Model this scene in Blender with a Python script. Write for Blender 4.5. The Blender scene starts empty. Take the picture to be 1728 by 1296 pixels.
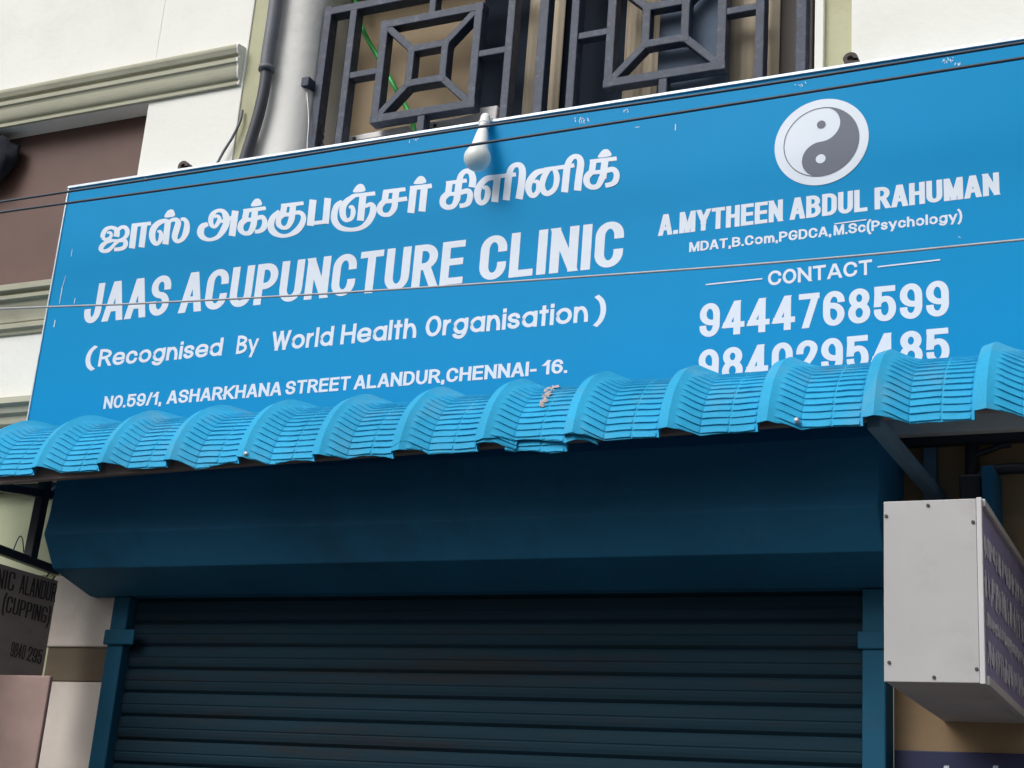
import bpy, bmesh, math, random
from mathutils import Vector, Matrix, noise

# ------------------------------------------------------------------ camera, sky, sun, exposure
SC = bpy.context.scene
COL = SC.collection
rad = math.radians
F_PX, CX, CY = 2572.47, 864.0, 648.0
CAM = Vector((0.0, -3.6, 1.6))
_a, _b, _c = rad(26.3586), rad(18.0243), rad(4.4258)
_yaw = Matrix.Rotation(_a, 3, 'Z')
FWD = _yaw @ Vector((0, math.cos(_b), math.sin(_b)))
_r0, _u0 = Vector((1, 0, 0)), Vector((0, -math.sin(_b), math.cos(_b)))
RIGHT = _yaw @ (_r0 * math.cos(_c) + _u0 * math.sin(_c))
UP = _yaw @ (-_r0 * math.sin(_c) + _u0 * math.cos(_c))
cam_d = bpy.data.cameras.new('camera')
cam_d.sensor_fit = 'HORIZONTAL'; cam_d.sensor_width = 36.0
cam_d.lens = F_PX / 1728 * 36.0
cam_d.clip_start = 0.05; cam_d.clip_end = 500
cam = bpy.data.objects.new('camera', cam_d); COL.objects.link(cam)
m = Matrix((RIGHT, UP, -FWD)).transposed().to_4x4(); m.translation = CAM
cam.matrix_world = m
SC.camera = cam

SUN_EL, SUN_AZ = 40.0, 208.0        # azimuth clockwise from +Y
w = bpy.data.worlds.new('World'); SC.world = w; w.use_nodes = True
nt = w.node_tree
bg = nt.nodes['Background']
sky = nt.nodes.new('ShaderNodeTexSky'); sky.sky_type = 'NISHITA'; sky.sun_disc = False
sky.sun_elevation = rad(SUN_EL); sky.sun_rotation = rad(SUN_AZ)
sky.air_density = 1.0; sky.dust_density = 4.0
hs = nt.nodes.new('ShaderNodeHueSaturation'); hs.inputs['Saturation'].default_value = 0.22
nt.links.new(sky.outputs[0], hs.inputs['Color'])
# overcast: the sky is brightest overhead and dim towards the built-up horizon
tcw = nt.nodes.new('ShaderNodeTexCoord'); sx = nt.nodes.new('ShaderNodeSeparateXYZ'); rp_ = nt.nodes.new('ShaderNodeValToRGB'); mw = nt.nodes.new('ShaderNodeMixRGB')
nt.links.new(tcw.outputs['Generated'], sx.inputs[0]); nt.links.new(sx.outputs['Z'], rp_.inputs[0])
rp_.color_ramp.elements[0].position = 0.0; rp_.color_ramp.elements[0].color = (.10, .10, .10, 1)
rp_.color_ramp.elements[1].position = .75; rp_.color_ramp.elements[1].color = (1, 1, 1, 1)
e_ = rp_.color_ramp.elements.new(.32); e_.color = (.22, .22, .22, 1)
mw.blend_type = 'MULTIPLY'; mw.inputs[0].default_value = 1.0
nt.links.new(hs.outputs[0], mw.inputs[1]); nt.links.new(rp_.outputs[0], mw.inputs[2]); nt.links.new(mw.outputs[0], bg.inputs[0])
bg.inputs[1].default_value = 0.15

sd = bpy.data.lights.new('sun', 'SUN'); sd.energy = .5; sd.angle = rad(40); sd.color = (1.0, 0.97, 0.92)
sun = bpy.data.objects.new('sun', sd); COL.objects.link(sun)
az, el = rad(SUN_AZ), rad(SUN_EL)
to_sun = Vector((math.sin(az) * math.cos(el), math.cos(az) * math.cos(el), math.sin(el)))
sun.rotation_euler = (-to_sun).to_track_quat('-Z', 'Y').to_euler()
sun.location = to_sun * 20

SC.view_settings.view_transform = 'Standard'; SC.view_settings.look = 'None'
SC.view_settings.gamma = 1.0; SC.view_settings.exposure = 0.93
SC.cycles.max_bounces = 8; SC.cycles.diffuse_bounces = 5

random.seed(7)

# ------------------------------------------------------------------ helpers
def ray(x, y): return FWD + RIGHT * ((x - CX) / F_PX) - UP * ((y - CY) / F_PX)
def at(x, y, Y):
    """point of the plane at depth Y (metres into the wall) seen at photograph pixel x, y"""
    d = ray(x, y); return CAM + d * ((Y - CAM.y) / d.y)
def at_side(x, y, X):
    d = ray(x, y); return CAM + d * ((X - CAM.x) / d.x)

MATS = {}
def lin(c):
    return tuple(((v / 255) / 12.92 if v / 255 <= .04045 else ((v / 255 + .055) / 1.055) ** 2.4) for v in c)
def mat(name, col, rough=.6, var=.12, scale=6.0, bump=0.0, bscale=60.0, metal=0.0, dirt=None, dirt_amt=.5, dirt_scale=2.5, spec=.4, fine=0.0, stretch=None):
    """procedural paint: base colour with cloudy variation, patches of wear and a fine bump"""
    M = bpy.data.materials.new(name); M.use_nodes = True
    n = M.node_tree; b = n.nodes['Principled BSDF']; L = n.links.new
    b.inputs['Roughness'].default_value = rough; b.inputs['Metallic'].default_value = metal
    b.inputs['Specular IOR Level'].default_value = spec
    tc = n.nodes.new('ShaderNodeTexCoord'); src = tc.outputs['Object']
    if stretch:
        mp = n.nodes.new('ShaderNodeMapping'); mp.inputs['Scale'].default_value = stretch
        L(src, mp.inputs[0]); src = mp.outputs[0]
    def nz(s, detail=5.0, r=.6):
        t = n.nodes.new('ShaderNodeTexNoise'); t.inputs['Scale'].default_value = s
        t.inputs['Detail'].default_value = detail; t.inputs['Roughness'].default_value = r
        L(src, t.inputs['Vector']); return t.outputs[0]
    def ramp(o, p0, p1, c0, c1):
        r = n.nodes.new('ShaderNodeValToRGB'); r.color_ramp.elements[0].position = p0; r.color_ramp.elements[1].position = p1
        r.color_ramp.elements[0].color = (*c0, 1); r.color_ramp.elements[1].color = (*c1, 1); L(o, r.inputs[0]); return r.outputs[0]
    c0 = tuple(max(0, v * (1 - var)) for v in col); c1 = tuple(min(1, v * (1 + var)) for v in col)
    out = ramp(nz(scale), .3, .7, c0, c1)
    if fine:
        mx = n.nodes.new('ShaderNodeMixRGB'); mx.blend_type = 'MULTIPLY'; mx.inputs[0].default_value = 1
        L(out, mx.inputs[1]); L(ramp(nz(180, 3, .7), .3, .7, (1 - fine,) * 3, (1, 1, 1)), mx.inputs[2]); out = mx.outputs[0]
    if dirt:
        mx = n.nodes.new('ShaderNodeMixRGB'); L(out, mx.inputs[1]); mx.inputs[2].default_value = (*dirt, 1)
        L(ramp(nz(dirt_scale, 8, .72), .52, .75, (0, 0, 0), (dirt_amt,) * 3), mx.inputs[0]); out = mx.outputs[0]
    L(out, b.inputs['Base Color'])
    if bump:
        bp = n.nodes.new('ShaderNodeBump'); bp.inputs['Strength'].default_value = bump; bp.inputs['Distance'].default_value = .004
        L(nz(bscale, 6), bp.inputs['Height']); L(bp.outputs[0], b.inputs['Normal'])
    MATS[name] = M; return M

class MB:
    def __init__(s): s.v, s.f = [], []
    def add(s, vs, fs):
        o = len(s.v); s.v += [tuple(p) for p in vs]; s.f += [tuple(i + o for i in f) for f in fs]; return s
    def poly(s, pts): return s.add(pts, [tuple(range(len(pts)))])
    def box(s, x0, x1, y0, y1, z0, z1):
        x0, x1 = sorted((x0, x1)); y0, y1 = sorted((y0, y1)); z0, z1 = sorted((z0, z1))
        return s.add([(x0, y0, z0), (x1, y0, z0), (x1, y1, z0), (x0, y1, z0), (x0, y0, z1), (x1, y0, z1), (x1, y1, z1), (x0, y1, z1)],
                     [(0, 3, 2, 1), (4, 5, 6, 7), (0, 1, 5, 4), (1, 2, 6, 5), (2, 3, 7, 6), (3, 0, 4, 7)])
    def prism(s, pts, axis, a, b):
        """extrude a 2D outline along axis X (pts are Y,Z) or Y (pts are X,Z)"""
        mk = (lambda t, p: (t, p[0], p[1])) if axis == 'X' else (lambda t, p: (p[0], t, p[1]))
        n = len(pts); vs = [mk(a, p) for p in pts] + [mk(b, p) for p in pts]
        fs = [tuple(range(n)), tuple(range(2 * n - 1, n - 1, -1))] + [(i, i + n, (i + 1) % n + n, (i + 1) % n) for i in range(n)]
        return s.add(vs, fs)
    def beam(s, a, b, w, d, up=(0, 0, 1)):
        """rectangular bar from a to b, w across (in the direction of up x axis), d the other way"""
        a, b = Vector(a), Vector(b); t = (b - a).normalized(); sd_ = t.cross(Vector(up)).normalized(); n = sd_.cross(t)
        vs = [p + sd_ * i * w / 2 + n * j * d / 2 for p in (a, b) for i, j in ((-1, -1), (1, -1), (1, 1), (-1, 1))]
        return s.add(vs, [(0, 3, 2, 1), (4, 5, 6, 7), (0, 1, 5, 4), (1, 2, 6, 5), (2, 3, 7, 6), (3, 0, 4, 7)])
    def tube(s, pts, r, seg=10, caps=True):
        pts = [Vector(p) for p in pts]; rings = []; ref = None
        for i, p in enumerate(pts):
            t = (pts[min(i + 1, len(pts) - 1)] - pts[max(i - 1, 0)]).normalized()
            if ref is None: ref = t.orthogonal().normalized()
            ref = (ref - t * ref.dot(t)).normalized(); bn = t.cross(ref)
            rr = r[i] if isinstance(r, (list, tuple)) else r
            rings.append([p + (ref * math.cos(k * 2 * math.pi / seg) + bn * math.sin(k * 2 * math.pi / seg)) * rr for k in range(seg)])
        vs = [q for g in rings for q in g]
        fs = [(i * seg + k, i * seg + (k + 1) % seg, (i + 1) * seg + (k + 1) % seg, (i + 1) * seg + k) for i in range(len(pts) - 1) for k in range(seg)]
        if caps: fs += [tuple(range(seg - 1, -1, -1)), tuple((len(pts) - 1) * seg + k for k in range(seg))]
        return s.add(vs, fs)
    def build(s, name, M, parent=None, bevel=0.0, smooth=False, solid=0.0):
        me = bpy.data.meshes.new(name); me.from_pydata(s.v, [], s.f); me.materials.append(M)
        if smooth:
            for p in me.polygons: p.use_smooth = True
        o = bpy.data.objects.new(name, me); COL.objects.link(o)
        if parent is not None:
            o.parent = parent; o.matrix_parent_inverse = Matrix.Translation(-parent.location)
        if bevel:
            b = o.modifiers.new('bevel', 'BEVEL'); b.width = bevel; b.segments = 2; b.limit_method = 'ANGLE'; b.angle_limit = rad(40)
        if solid:
            b = o.modifiers.new('solidify', 'SOLIDIFY'); b.thickness = solid; b.offset = -1
        return o
def fix_normals(o):
    bm = bmesh.new(); bm.from_mesh(o.data); bmesh.ops.recalc_face_normals(bm, faces=bm.faces); bm.to_mesh(o.data); bm.free(); return o
def thing(name, label, cat, loc, group=None):
    o = bpy.data.objects.new(name, None); COL.objects.link(o); o.location = loc; o.empty_display_size = .1
    return tag(o, label, cat, group)
def tag(o, label, cat, group=None):
    o['label'] = label; o['category'] = cat
    if group: o['group'] = group
    return o
def catmull(pts, n=6, closed=False):
    out = []; N = len(pts)
    for i in range(N if closed else N - 1):
        g = lambda k: pts[k % N] if closed else pts[min(max(k, 0), N - 1)]
        p0, p1, p2, p3 = g(i - 1), g(i), g(i + 1), g(i + 2)
        for j in range(n):
            t = j / n
            out.append(tuple(.5 * (2 * b + (c - a) * t + (2 * a - 5 * b + 4 * c - d) * t * t + (-a + 3 * b - 3 * c + d) * t ** 3) for a, b, c, d in zip(p0, p1, p2, p3)))
    if not closed: out.append(tuple(pts[-1]))
    return out

# ------------------------------------------------------------------ materials
CREAM = mat('cream_plaster', (.81, .82, .78), .85, .03, 1.6, .25, 45, dirt=(.50, .49, .42), dirt_amt=.22, dirt_scale=1.7)
CREAM_IN = mat('white_column_plaster', (.66, .60, .55), .85, .05, 3, .3, 50, dirt=(.34, .29, .22), dirt_amt=.35, dirt_scale=5)
OLIVE = mat('olive_moulding', (.40, .40, .31), .8, .10, 7, .3, 60, dirt=(.24, .23, .17), dirt_amt=.55, dirt_scale=9, stretch=(.35, 1, 1))
OLIVE_FLAT = mat('olive_pilaster_paint', (.46, .46, .31), .8, .06, 5, .15, 60, dirt=(.2, .19, .12), dirt_amt=.3, dirt_scale=6)
GREENWALL = mat('pale_green_wall', (.52, .56, .38), .85, .06, 3, .2, 50, dirt=(.3, .3, .22), dirt_amt=.3, dirt_scale=6)
GREYPL = mat('pale_grey_plaster', (.80, .80, .77), .85, .05, 3, .25, 50, dirt=(.36, .36, .32), dirt_amt=.35, dirt_scale=4)
MAROON = mat('brown_shutter_panel', (.120, .066, .054), .6, .20, 2.5, .06, 30)
ROOM = mat('brown_room_wall', (.43, .33, .215), .8, .08, 4, .1, 30)
TAN = mat('tan_curtain_cloth', (.47, .40, .30), .9, .08, 5, .2, 80)
IRON = mat('grille_paint', (.029, .042, .074), .55, .25, 22, .25, 70, dirt=(.17, .19, .23), dirt_amt=.5, dirt_scale=34)
SLATE = mat('slate_board', (.105, .140, .195), .8, .10, 8, .05, 40, dirt=(.2, .22, .24), dirt_amt=.3, dirt_scale=18, spec=.08)
DARKDOOR = mat('dark_door', (.014, .021, .034), .75, .15, 6, spec=.08)
DARKBROWN = mat('dark_brown_wood', (.055, .043, .036), .6, .15, 8)
SIGNBLUE = mat('sign_vinyl', lin((0, 139, 196)), .42, .035, 1.2, .03, 7, spec=.08, fine=.05)
LETTER = mat('white_vinyl_lettering', (.63, .70, .79), .4, .03, 10)
YINDARK = mat('grey_vinyl', (.068, .085, .135), .4, .05, 10)
ALU = mat('aluminium_edge', (.52, .58, .64), .38, .15, 30, .05, 60, metal=.35)
AWN = mat('awning_plastic', lin((44, 160, 206)), .66, .13, 4, .12, 160, spec=.16, dirt=lin((104, 152, 174)), dirt_amt=.6, dirt_scale=5, fine=.14)
AWNEDGE = mat('fascia_wood', (.20, .165, .16), .75, .12, 10, .2, 60)
STEEL = mat('dark_steel_paint', (.022, .028, .038), .5, .2, 14)
BLUESTEEL = mat('blue_steel_paint', (.11, .20, .28), .45, .12, 10, dirt=(.10, .12, .13), dirt_amt=.4, dirt_scale=12)
HOODBLUE = mat('hood_blue_paint', (.020, .135, .260), .6, .16, 2.2, .08, 12, spec=.14, dirt=(.022, .065, .12), dirt_amt=.6, dirt_scale=3)
GUIDEBLUE = mat('guide_blue_paint', (.011, .088, .160), .65, .10, 6, .05, 30, dirt=(.05, .09, .11), dirt_amt=.3, dirt_scale=10, spec=.15)
SLATM = mat('slat_paint', (.009, .030, .047), .8, .22, 3, .15, 40, spec=.15, dirt=(.026, .020, .018), dirt_amt=1.0, dirt_scale=3.4, stretch=(.25, 1, 3))
CABLE = mat('dark_cable', (.024, .034, .055), .38, .1, 20)
WIRE = mat('grey_wire', (.40, .40, .43), .45, .1, 20)
PIPEG = mat('grey_pvc_pipe', (.125, .135, .160), .5, .12, 8, .1, 30, dirt=(.06, .06, .065), dirt_amt=.5, dirt_scale=14)
HOSEB = mat('black_hose', (.055, .060, .075), .5, .15, 12)
GREENH = mat('green_hose', (.04, .50, .10), .4, .1, 12)
BOXGREY = mat('grey_plastic_box', (.66, .64, .64), .5, .06, 8, .05, 30)
BULBW = mat('bulb_diffuser', (.70, .74, .72), .35, .01, 4, spec=.5)
HOLDERW = mat('white_plastic_holder', (.86, .86, .84), .35, .02, 10, spec=.5)
RUST = mat('rusty_lug', (.07, .05, .05), .7, .3, 30, .4, 60)
BOXW = mat('white_acrylic_sheet', (.40, .40, .405), .45, .07, 3, .03, 20, dirt=(.26, .235, .21), dirt_amt=.5, dirt_scale=4)
BOXB = mat('grey_box_underside', (.52, .50, .49), .6, .10, 5, .1, 30, dirt=(.60, .56, .55), dirt_amt=.5, dirt_scale=10)
PURPLE = mat('purple_printed_vinyl', (.30, .29, .50), .4, .12, 10)
LAV = mat('lavender_print', (.80, .81, .90), .45, .10, 40)
BEIGE = mat('beige_wall_paint', (.31, .215, .125), .85, .12, 4, .2, 40, dirt=(.13, .10, .07), dirt_amt=.45, dirt_scale=5)
NAVY = mat('navy_vinyl', (.016, .021, .075), .4, .10, 6)
BOARDGREY = mat('grey_brown_board', (.38, .31, .28), .6, .14, 6, dirt=(.14, .06, .06), dirt_amt=.45, dirt_scale=6, stretch=(1, 1, 2.5))
BLACKPRINT = mat('black_print', (.055, .048, .047), .6, .1, 20)
BANDBR = mat('brown_band_paint', (.135, .105, .070), .8, .12, 12, .2, 50, stretch=(.3, 1, 2))
PINK = mat('pinkish_plaster', (.35, .245, .222), .85, .22, 4, .15, 40)
SPLASH = mat('dried_cement', (.52, .45, .43), .9, .2, 60, .5, 90)
ASPHALT = mat('asphalt', (.06, .06, .06), .9, .15, 3, .3, 90)
SCREW = mat('screw_metal', (.05, .045, .04), .5, .2, 40)
BUNDLE = mat('dark_cloth', (.030, .033, .042), .95, .2, 14, .4, 50, spec=.05)
RIMW = mat('white_sign_rim', (.52, .52, .53), .45, .05, 12)
SCUFFM = mat('scuffed_vinyl', (.55, .70, .80), .5, .1, 40)

# ------------------------------------------------------------------ ground
g = MB().add([(-60, -60, 0), (60, -60, 0), (60, 60, 0), (-60, 60, 0)], [(0, 1, 2, 3)]).build('ground', ASPHALT)
g['kind'] = 'structure'

# ------------------------------------------------------------------ the building
XL, XR, ZT = -7.0, 1.6, 6.2
bld = thing('shop_building', 'cream plastered shop building with olive mouldings behind the blue clinic board', 'building', (-1.9, .3, 0))
Xa, Xj, Xg, Xo, Xp = -2.904, -3.295, -2.835, -2.674, -.980
ZH, ZS = 4.062, 3.412
# left block, with its opening
wl = MB()
wl.box(Xj, Xa, .06, .60, 2.72, ZT)
wl.box(XL, Xj, .06, .60, ZH, ZT)
wl.box(XL, Xj, .06, .60, 2.72, ZS)
wl.build('left_wall', CREAM, bld, bevel=.003)
MB().box(XL, Xj - .001, .135, .16, ZS + .001, ZH - .001).build('opening_panel', MAROON, bld)
def moulding(name, prof, x0, x1, M=OLIVE):
    return fix_normals(MB().prism(prof, 'X', x0, x1).build(name, M, bld, bevel=.0015))
# upper cornice (Y, Z) profile over the opening, from the wall outwards
Yw = .059
cor = [(Yw, 4.232)]
cor += [(-.012 - .012 * math.sin(t), 4.212 + .014 * math.cos(t)) for t in [k * math.pi / 6 for k in range(1, 6)]]
cor += [(-.008, 4.186), (.014, 4.183), (.014, 4.173), (-.006, 4.168), (-.007, 4.150), (.004, 4.146), (.010, 4.138)]
cor += [(.010 + .030 * (1 - math.cos(k * math.pi / 12)), 4.138 - .052 * math.sin(k * math.pi / 12)) for k in range(1, 7)]
cor += [(.046, 4.084), (.046, 4.076), (.038, 4.074), (.038, 4.0625), (Yw, 4.0625)]
cor = [(Yw - (Yw - y) * .50, 4.0625 + (z - 4.0625) * .86) for y, z in cor]
moulding('cornice', cor, XL, -2.9205)
moulding('cornice_return', [(Yw - (Yw - y) * 1.02 if y < Yw else y, z) for y, z in cor], -2.9200, -2.9125, CREAM)
sil = [(Yw, 3.4115), (.012, 3.4115), (.010, 3.388), (.030, 3.384), (.030, 3.376), (.018, 3.372), (.018, 3.358), (.034, 3.354), (.036, 3.340)]
sil += [(.036 + .012 * math.sin(k * math.pi / 10), 3.340 - .056 * k / 5) for k in range(1, 6)]
sil += [(.054, 3.280), (.040, 3.276), (.038, 3.258), (.050, 3.250), (.052, 3.240), (Yw, 3.236)]
moulding('sill_moulding', sil, XL, -3.2)
low = [(Yw, 3.010), (.030, 3.006), (.030, 2.998), (.010, 2.994), (.006, 2.976), (.022, 2.968), (.026, 2.948), (.040, 2.940), (.042, 2.915), (.054, 2.905), (Yw, 2.900)]
moulding('string_course', low, XL, -3.2)
# strip of olive paint and the pale rounded column beside the window
MB().box(Xa + .0005, Xg, .066, .6, 2.72, ZT).build('olive_strip', OLIVE_FLAT, bld)
cpts = [(Xg + .0005, .6), (Xg + .0005, .080)]
for k in range(1, 33):
    t = k / 32 * math.pi / 2
    cpts.append((Xg + .02 + (Xo - Xg - .02) * math.sin(t), .080 + .095 * (1 - math.cos(t)) ** 1.3 - .006 * math.sin(2 * t)))
cpts.append((Xo, .6))
cm = MB(); n_ = len(cpts)
cm.add([(p[0], p[1], 2.72) for p in cpts] + [(p[0], p[1], ZT) for p in cpts],
       [(i, (i + 1) % n_, (i + 1) % n_ + n_, i + n_) for i in range(n_)] + [tuple(range(n_ - 1, -1, -1)), tuple(range(n_, 2 * n_))])
_o = fix_normals(cm.build('rounded_column', GREYPL, bld, smooth=True)); _o.data.set_sharp_from_angle(angle=rad(30))
# window opening: room behind, sill and head
MB().box(Xo + .001, Xp - .001, .30, .36, 3.6605, 4.5195).build('room_wall', ROOM, bld)
MB().box(Xo + .0005, Xp - .0005, .09, .95, 2.72, 3.66).build('window_sill', CREAM, bld)
MB().box(Xo + .0005, Xp - .0005, .09, .95, 4.52, ZT).build('window_head', CREAM, bld)
# right side
rw = MB(); rw.box(Xp, -.955, .128, .8, 2.72, ZT); rw.box(-.868, -.860, .128, .8, 2.72, ZT); rw.box(-.8595, XR, .06, .8, 2.72, ZT)
rw.build('right_wall', CREAM, bld, bevel=.002)
MB().box(-.9545, -.8685, .145, .8, 2.72, ZT).build('olive_pilaster', OLIVE_FLAT, bld)
# ground-floor front round the shutter
GX0, GX1 = -3.117, -.772
lw = MB()
lw.box(-3.345, GX0 - .001, .10, .6, 0, 2.083)
lw.build('white_column', CREAM_IN, bld, bevel=.004)
MB().box(-3.385, GX0 - .001, .088, .6, 2.187, 2.41).build('column_capital', CREAM_IN, bld, bevel=.006)
MB().box(-3.37, GX0 - .001, .097, .6, 2.0835, 2.1865).build('column_band', BANDBR, bld, bevel=.002)
gw = MB(); gw.box(XL, -3.386, .13, .6, 0, 2.42); gw.box(XL, GX0 - .001, .12, .6, 2.4205, 2.7195)
gw.build('green_wall', GREENWALL, bld)
MB().box(GX0, GX1, .20, .6, 2.30, 2.7195).build('shutter_lintel', GREENWALL, bld)
MB().box(GX1 + .001, XR, .157, .6, 0, 2.7195).build('right_shop_wall', BEIGE, bld)
# low pinkish pillar left of the column
pk = MB(); _p = at(85, 1140, -.33); pk.box(-4.2, _p.x, -.33, -.316, 0, _p.z)
tag(pk.build('side_panel', PINK, None, bevel=.004), 'pinkish white panel standing at the lower left in front of the hanging board', 'panel')

# ------------------------------------------------------------------ things in and at the upper openings
# dark bundle in the left opening
bun = MB(); ctr = Vector((-4.05, .085, 3.945)); R3 = []
for i in range(13):
    for j in range(24):
        th, ph = math.pi * i / 12, 2 * math.pi * j / 24
        d = Vector((math.sin(th) * math.cos(ph), math.sin(th) * math.sin(ph), math.cos(th)))
        k = 1 + .25 * noise.noise(d * 2.1 + Vector((3, 1, 7)))
        R3.append(ctr + Vector((d.x * .15 * (1 + .25 * d.z) * k, d.y * .045 * k, d.z * .105 * k)))
bun.add(R3, [(i * 24 + j, (i + 1) * 24 + j, (i + 1) * 24 + (j + 1) % 24, i * 24 + (j + 1) % 24) for i in range(12) for j in range(24)])
tag(bun.build('cloth_bundle', BUNDLE, smooth=True), 'dark rounded bundle hanging in the brown opening under the cornice', 'bundle')

# iron window grille
gr = thing('window_grille', 'black iron window grille with nested squares and diagonals above the blue board', 'grille', (-1.8, .15, 3.66))
GY, GD = .14, .046
_k = [0]
def bar(mb, p, q, wd=.030, ext=0.0):
    wd *= .9
    (x0, z0), (x1, z1) = p, q; t = Vector((x1 - x0, 0, z1 - z0)); L_ = t.length; t /= L_; n = Vector((-t.z, 0, t.x)) * wd / 2
    a = Vector((x0, 0, z0)) - t * ext; b = Vector((x1, 0, z1)) + t * ext; _k[0] += 1; e = (_k[0] % 45) * .00015
    c4 = [a - n, b - n, b + n, a + n]
    vs = [(c.x, GY + e, c.z) for c in c4] + [(c.x, GY + GD - e, c.z) for c in c4]
    mb.add(vs, [(0, 1, 2, 3), (7, 6, 5, 4), (0, 4, 5, 1), (1, 5, 6, 2), (2, 6, 7, 3), (3, 7, 4, 0)])
def gbar(name, segs, wd=.030, ext=.0):
    mb = MB()
    for s_ in segs: bar(mb, s_[0], s_[1], wd, ext)
    return fix_normals(mb.build(name, IRON, gr, bevel=.0025))
ZB, ZTP = 3.661, 4.345
for (xa, xb) in ((-2.655, -1.957), (-1.735, -1.145)):
    gbar('upright', [((xa, ZB), (xa, ZTP + .02))], .034 if xa < -2 else .030)
    gbar('upright', [((xb, ZB), (xb, ZTP + .02))])
    gbar('cross_rail', [((xa + .01, ZTP), (xb - .01, ZTP))], .032)
gbar('upright', [((-2.552, ZB), (-2.552, ZTP - .01))])
gbar('upright', [((-1.843, ZB), (-1.843, 4.50))], .036)
gbar('upright', [((-1.023, ZB), (-1.023, 4.50))], .034)
for (x0, x1, z0, z1, sxl, sxr) in ((-2.4245, -2.076, 3.903, 4.252, -2.552, -1.957), (-1.614, -1.262, 3.897, 4.250, -1.735, -1.145)):
    cx, cz = (x0 + x1) / 2, (z0 + z1) / 2; h = .062; r_ = .0635
    ring = [((x0, z0), (x1, z0)), ((x1, z0), (x1, z1)), ((x1, z1), (x0, z1)), ((x0, z1), (x0, z0))]
    gbar('outer_square', ring, .032, .016)
    ring = [((cx - h, cz - r_), (cx + h, cz - r_)), ((cx + h, cz - r_), (cx + h, cz + r_)), ((cx + h, cz + r_), (cx - h, cz + r_)), ((cx - h, cz + r_), (cx - h, cz - r_))]
    gbar('inner_square', ring, .029, .0145)
    for sx, sz in ((-1, -1), (1, -1), (1, 1), (-1, 1)):
        gbar('diagonal_bar', [((cx + sx * h, cz + sz * r_), (x0 if sx < 0 else x1, z0 if sz < 0 else z1))], .027)
    gbar('stub', [((cx, z1), (cx, ZTP))], .028); gbar('stub', [((cx, ZB), (cx, z0))], .030)
    gbar('stub', [((sxl, cz + .005), (x0, cz + .005))], .026); gbar('stub', [((x1, cz), (sxr, cz))], .026)
fx = MB(); c_ = at(512, 142, .12); fx.box(c_.x - .022, c_.x + .03, .105, .150, c_.z - .018, c_.z + .018); fx.build('wall_fixing', IRON, gr, bevel=.004)

# doors and boards in the room behind the grille
def xr_(px0, px1, Y): return at(px0, 60, Y).x, at(px1, 60, Y).x
def panel(name, label, cat, px0, px1, Y, th, M, z0=3.661, z1=4.51, group=None):
    a, b = xr_(px0, px1, Y)
    return tag(MB().box(a, b, Y, Y + th, z0, z1).build(name, M, bevel=.003), label, cat, group)
panel('door_leaf', 'dark door leaf behind the left grille square', 'door', 813, 892, .268, .02, DARKDOOR)
panel('door_leaf', 'dark door leaf behind the left edge of the right grille square', 'door', 950, 1058, .268, .02, DARKDOOR)
panel('slate_board', 'slate grey board standing behind the right grille square', 'board', 1112, 1230, .20, .02, SLATE)
panel('wood_post', 'dark brown post at the right end of the window', 'post', 1312, 1372, .24, .04, DARKBROWN)
def curtain(px0, px1, Y, label):
    a, b = xr_(px0, px1, Y); mb = MB(); N = 60
    vs = []; fs = []
    for i in range(N + 1):
        x = a + (b - a) * i / N; y = Y + .0035 * math.sin(i * .22) + .0012 * math.sin(i * .61)
        vs += [(x, y, 3.662), (x, y, 4.51)]
    fs = [(2 * i, 2 * i + 2, 2 * i + 3, 2 * i + 1) for i in range(N)]
    tag(mb.add(vs, fs).build('curtain', TAN, smooth=True, solid=.004), label, 'curtain')
curtain(891, 951, .25, 'tan curtain strip between the two grille panels')
curtain(1056, 1113, .262, 'tan curtain strip left of the slate board')
curtain(1228, 1316, .23, 'tan curtain right of the slate board')

# grey plastic boxes on the sill
def gbox(name, label, pts):
    mb = MB(); mb.prism([(p.x, p.z) for p in pts], 'Y', .20, .29)
    o = fix_normals(mb.build(name, BOXGREY, None, bevel=.006)); o2 = tag(o, label, 'box', 'grey boxes on the window sill')
    return o
bz = 3.662
def bpts(px): return [Vector((at(x, y, .20).x, 0, bz if y is None else at(x, y, .20).z)) for x, y in px]
def bpoly(px):
    top = bpts(px); return [Vector((top[0].x - .01, 0, bz))] + top + [Vector((top[-1].x - .01, 0, bz))]
b1 = gbox('storage_box', 'grey plastic box on the sill beside the green hose', bpoly([(586, 230), (690, 210.5), (699, 232)])[:-1] + [Vector((at(697, 226, .2).x + .02, 0, bz))])
b2 = gbox('storage_box', 'grey plastic box with raised end behind the bulb holder', bpoly([(724, 204.5), (804, 191), (806.5, 181.5), (840, 176.5)]))
for o, xa, xb in ((b1, at(592, 235, .2).x, at(688, 215, .2).x), (b2, at(728, 210, .2).x, at(834, 185, .2).x)):
    MB().box(xa, xb, .1965, .1995, at(740, 211, .2).z - .012, at(740, 211, .2).z - .009).build('lid_seam', SCREW, o)
    MB().box(xa + .01, xa + .02, .1940, .1992, at(740, 211, .2).z - .006, at(740, 211, .2).z + .002).build('latch', SCREW, o)

def tube_thing(name, M, pts, r, label, cat, seg=10, group=None):
    return tag(MB().tube(pts, r, seg).build(name, M, smooth=True), label, cat, group)
tube_thing('green_hose', GREENH, catmull([tuple(at(x, y, .235)) for x, y in ((596, -20), (612, 48), (640, 100), (668, 150), (690, 190), (702, 230))]), .0078, 'bright green hose slanting behind the left grille panel', 'hose')
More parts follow.
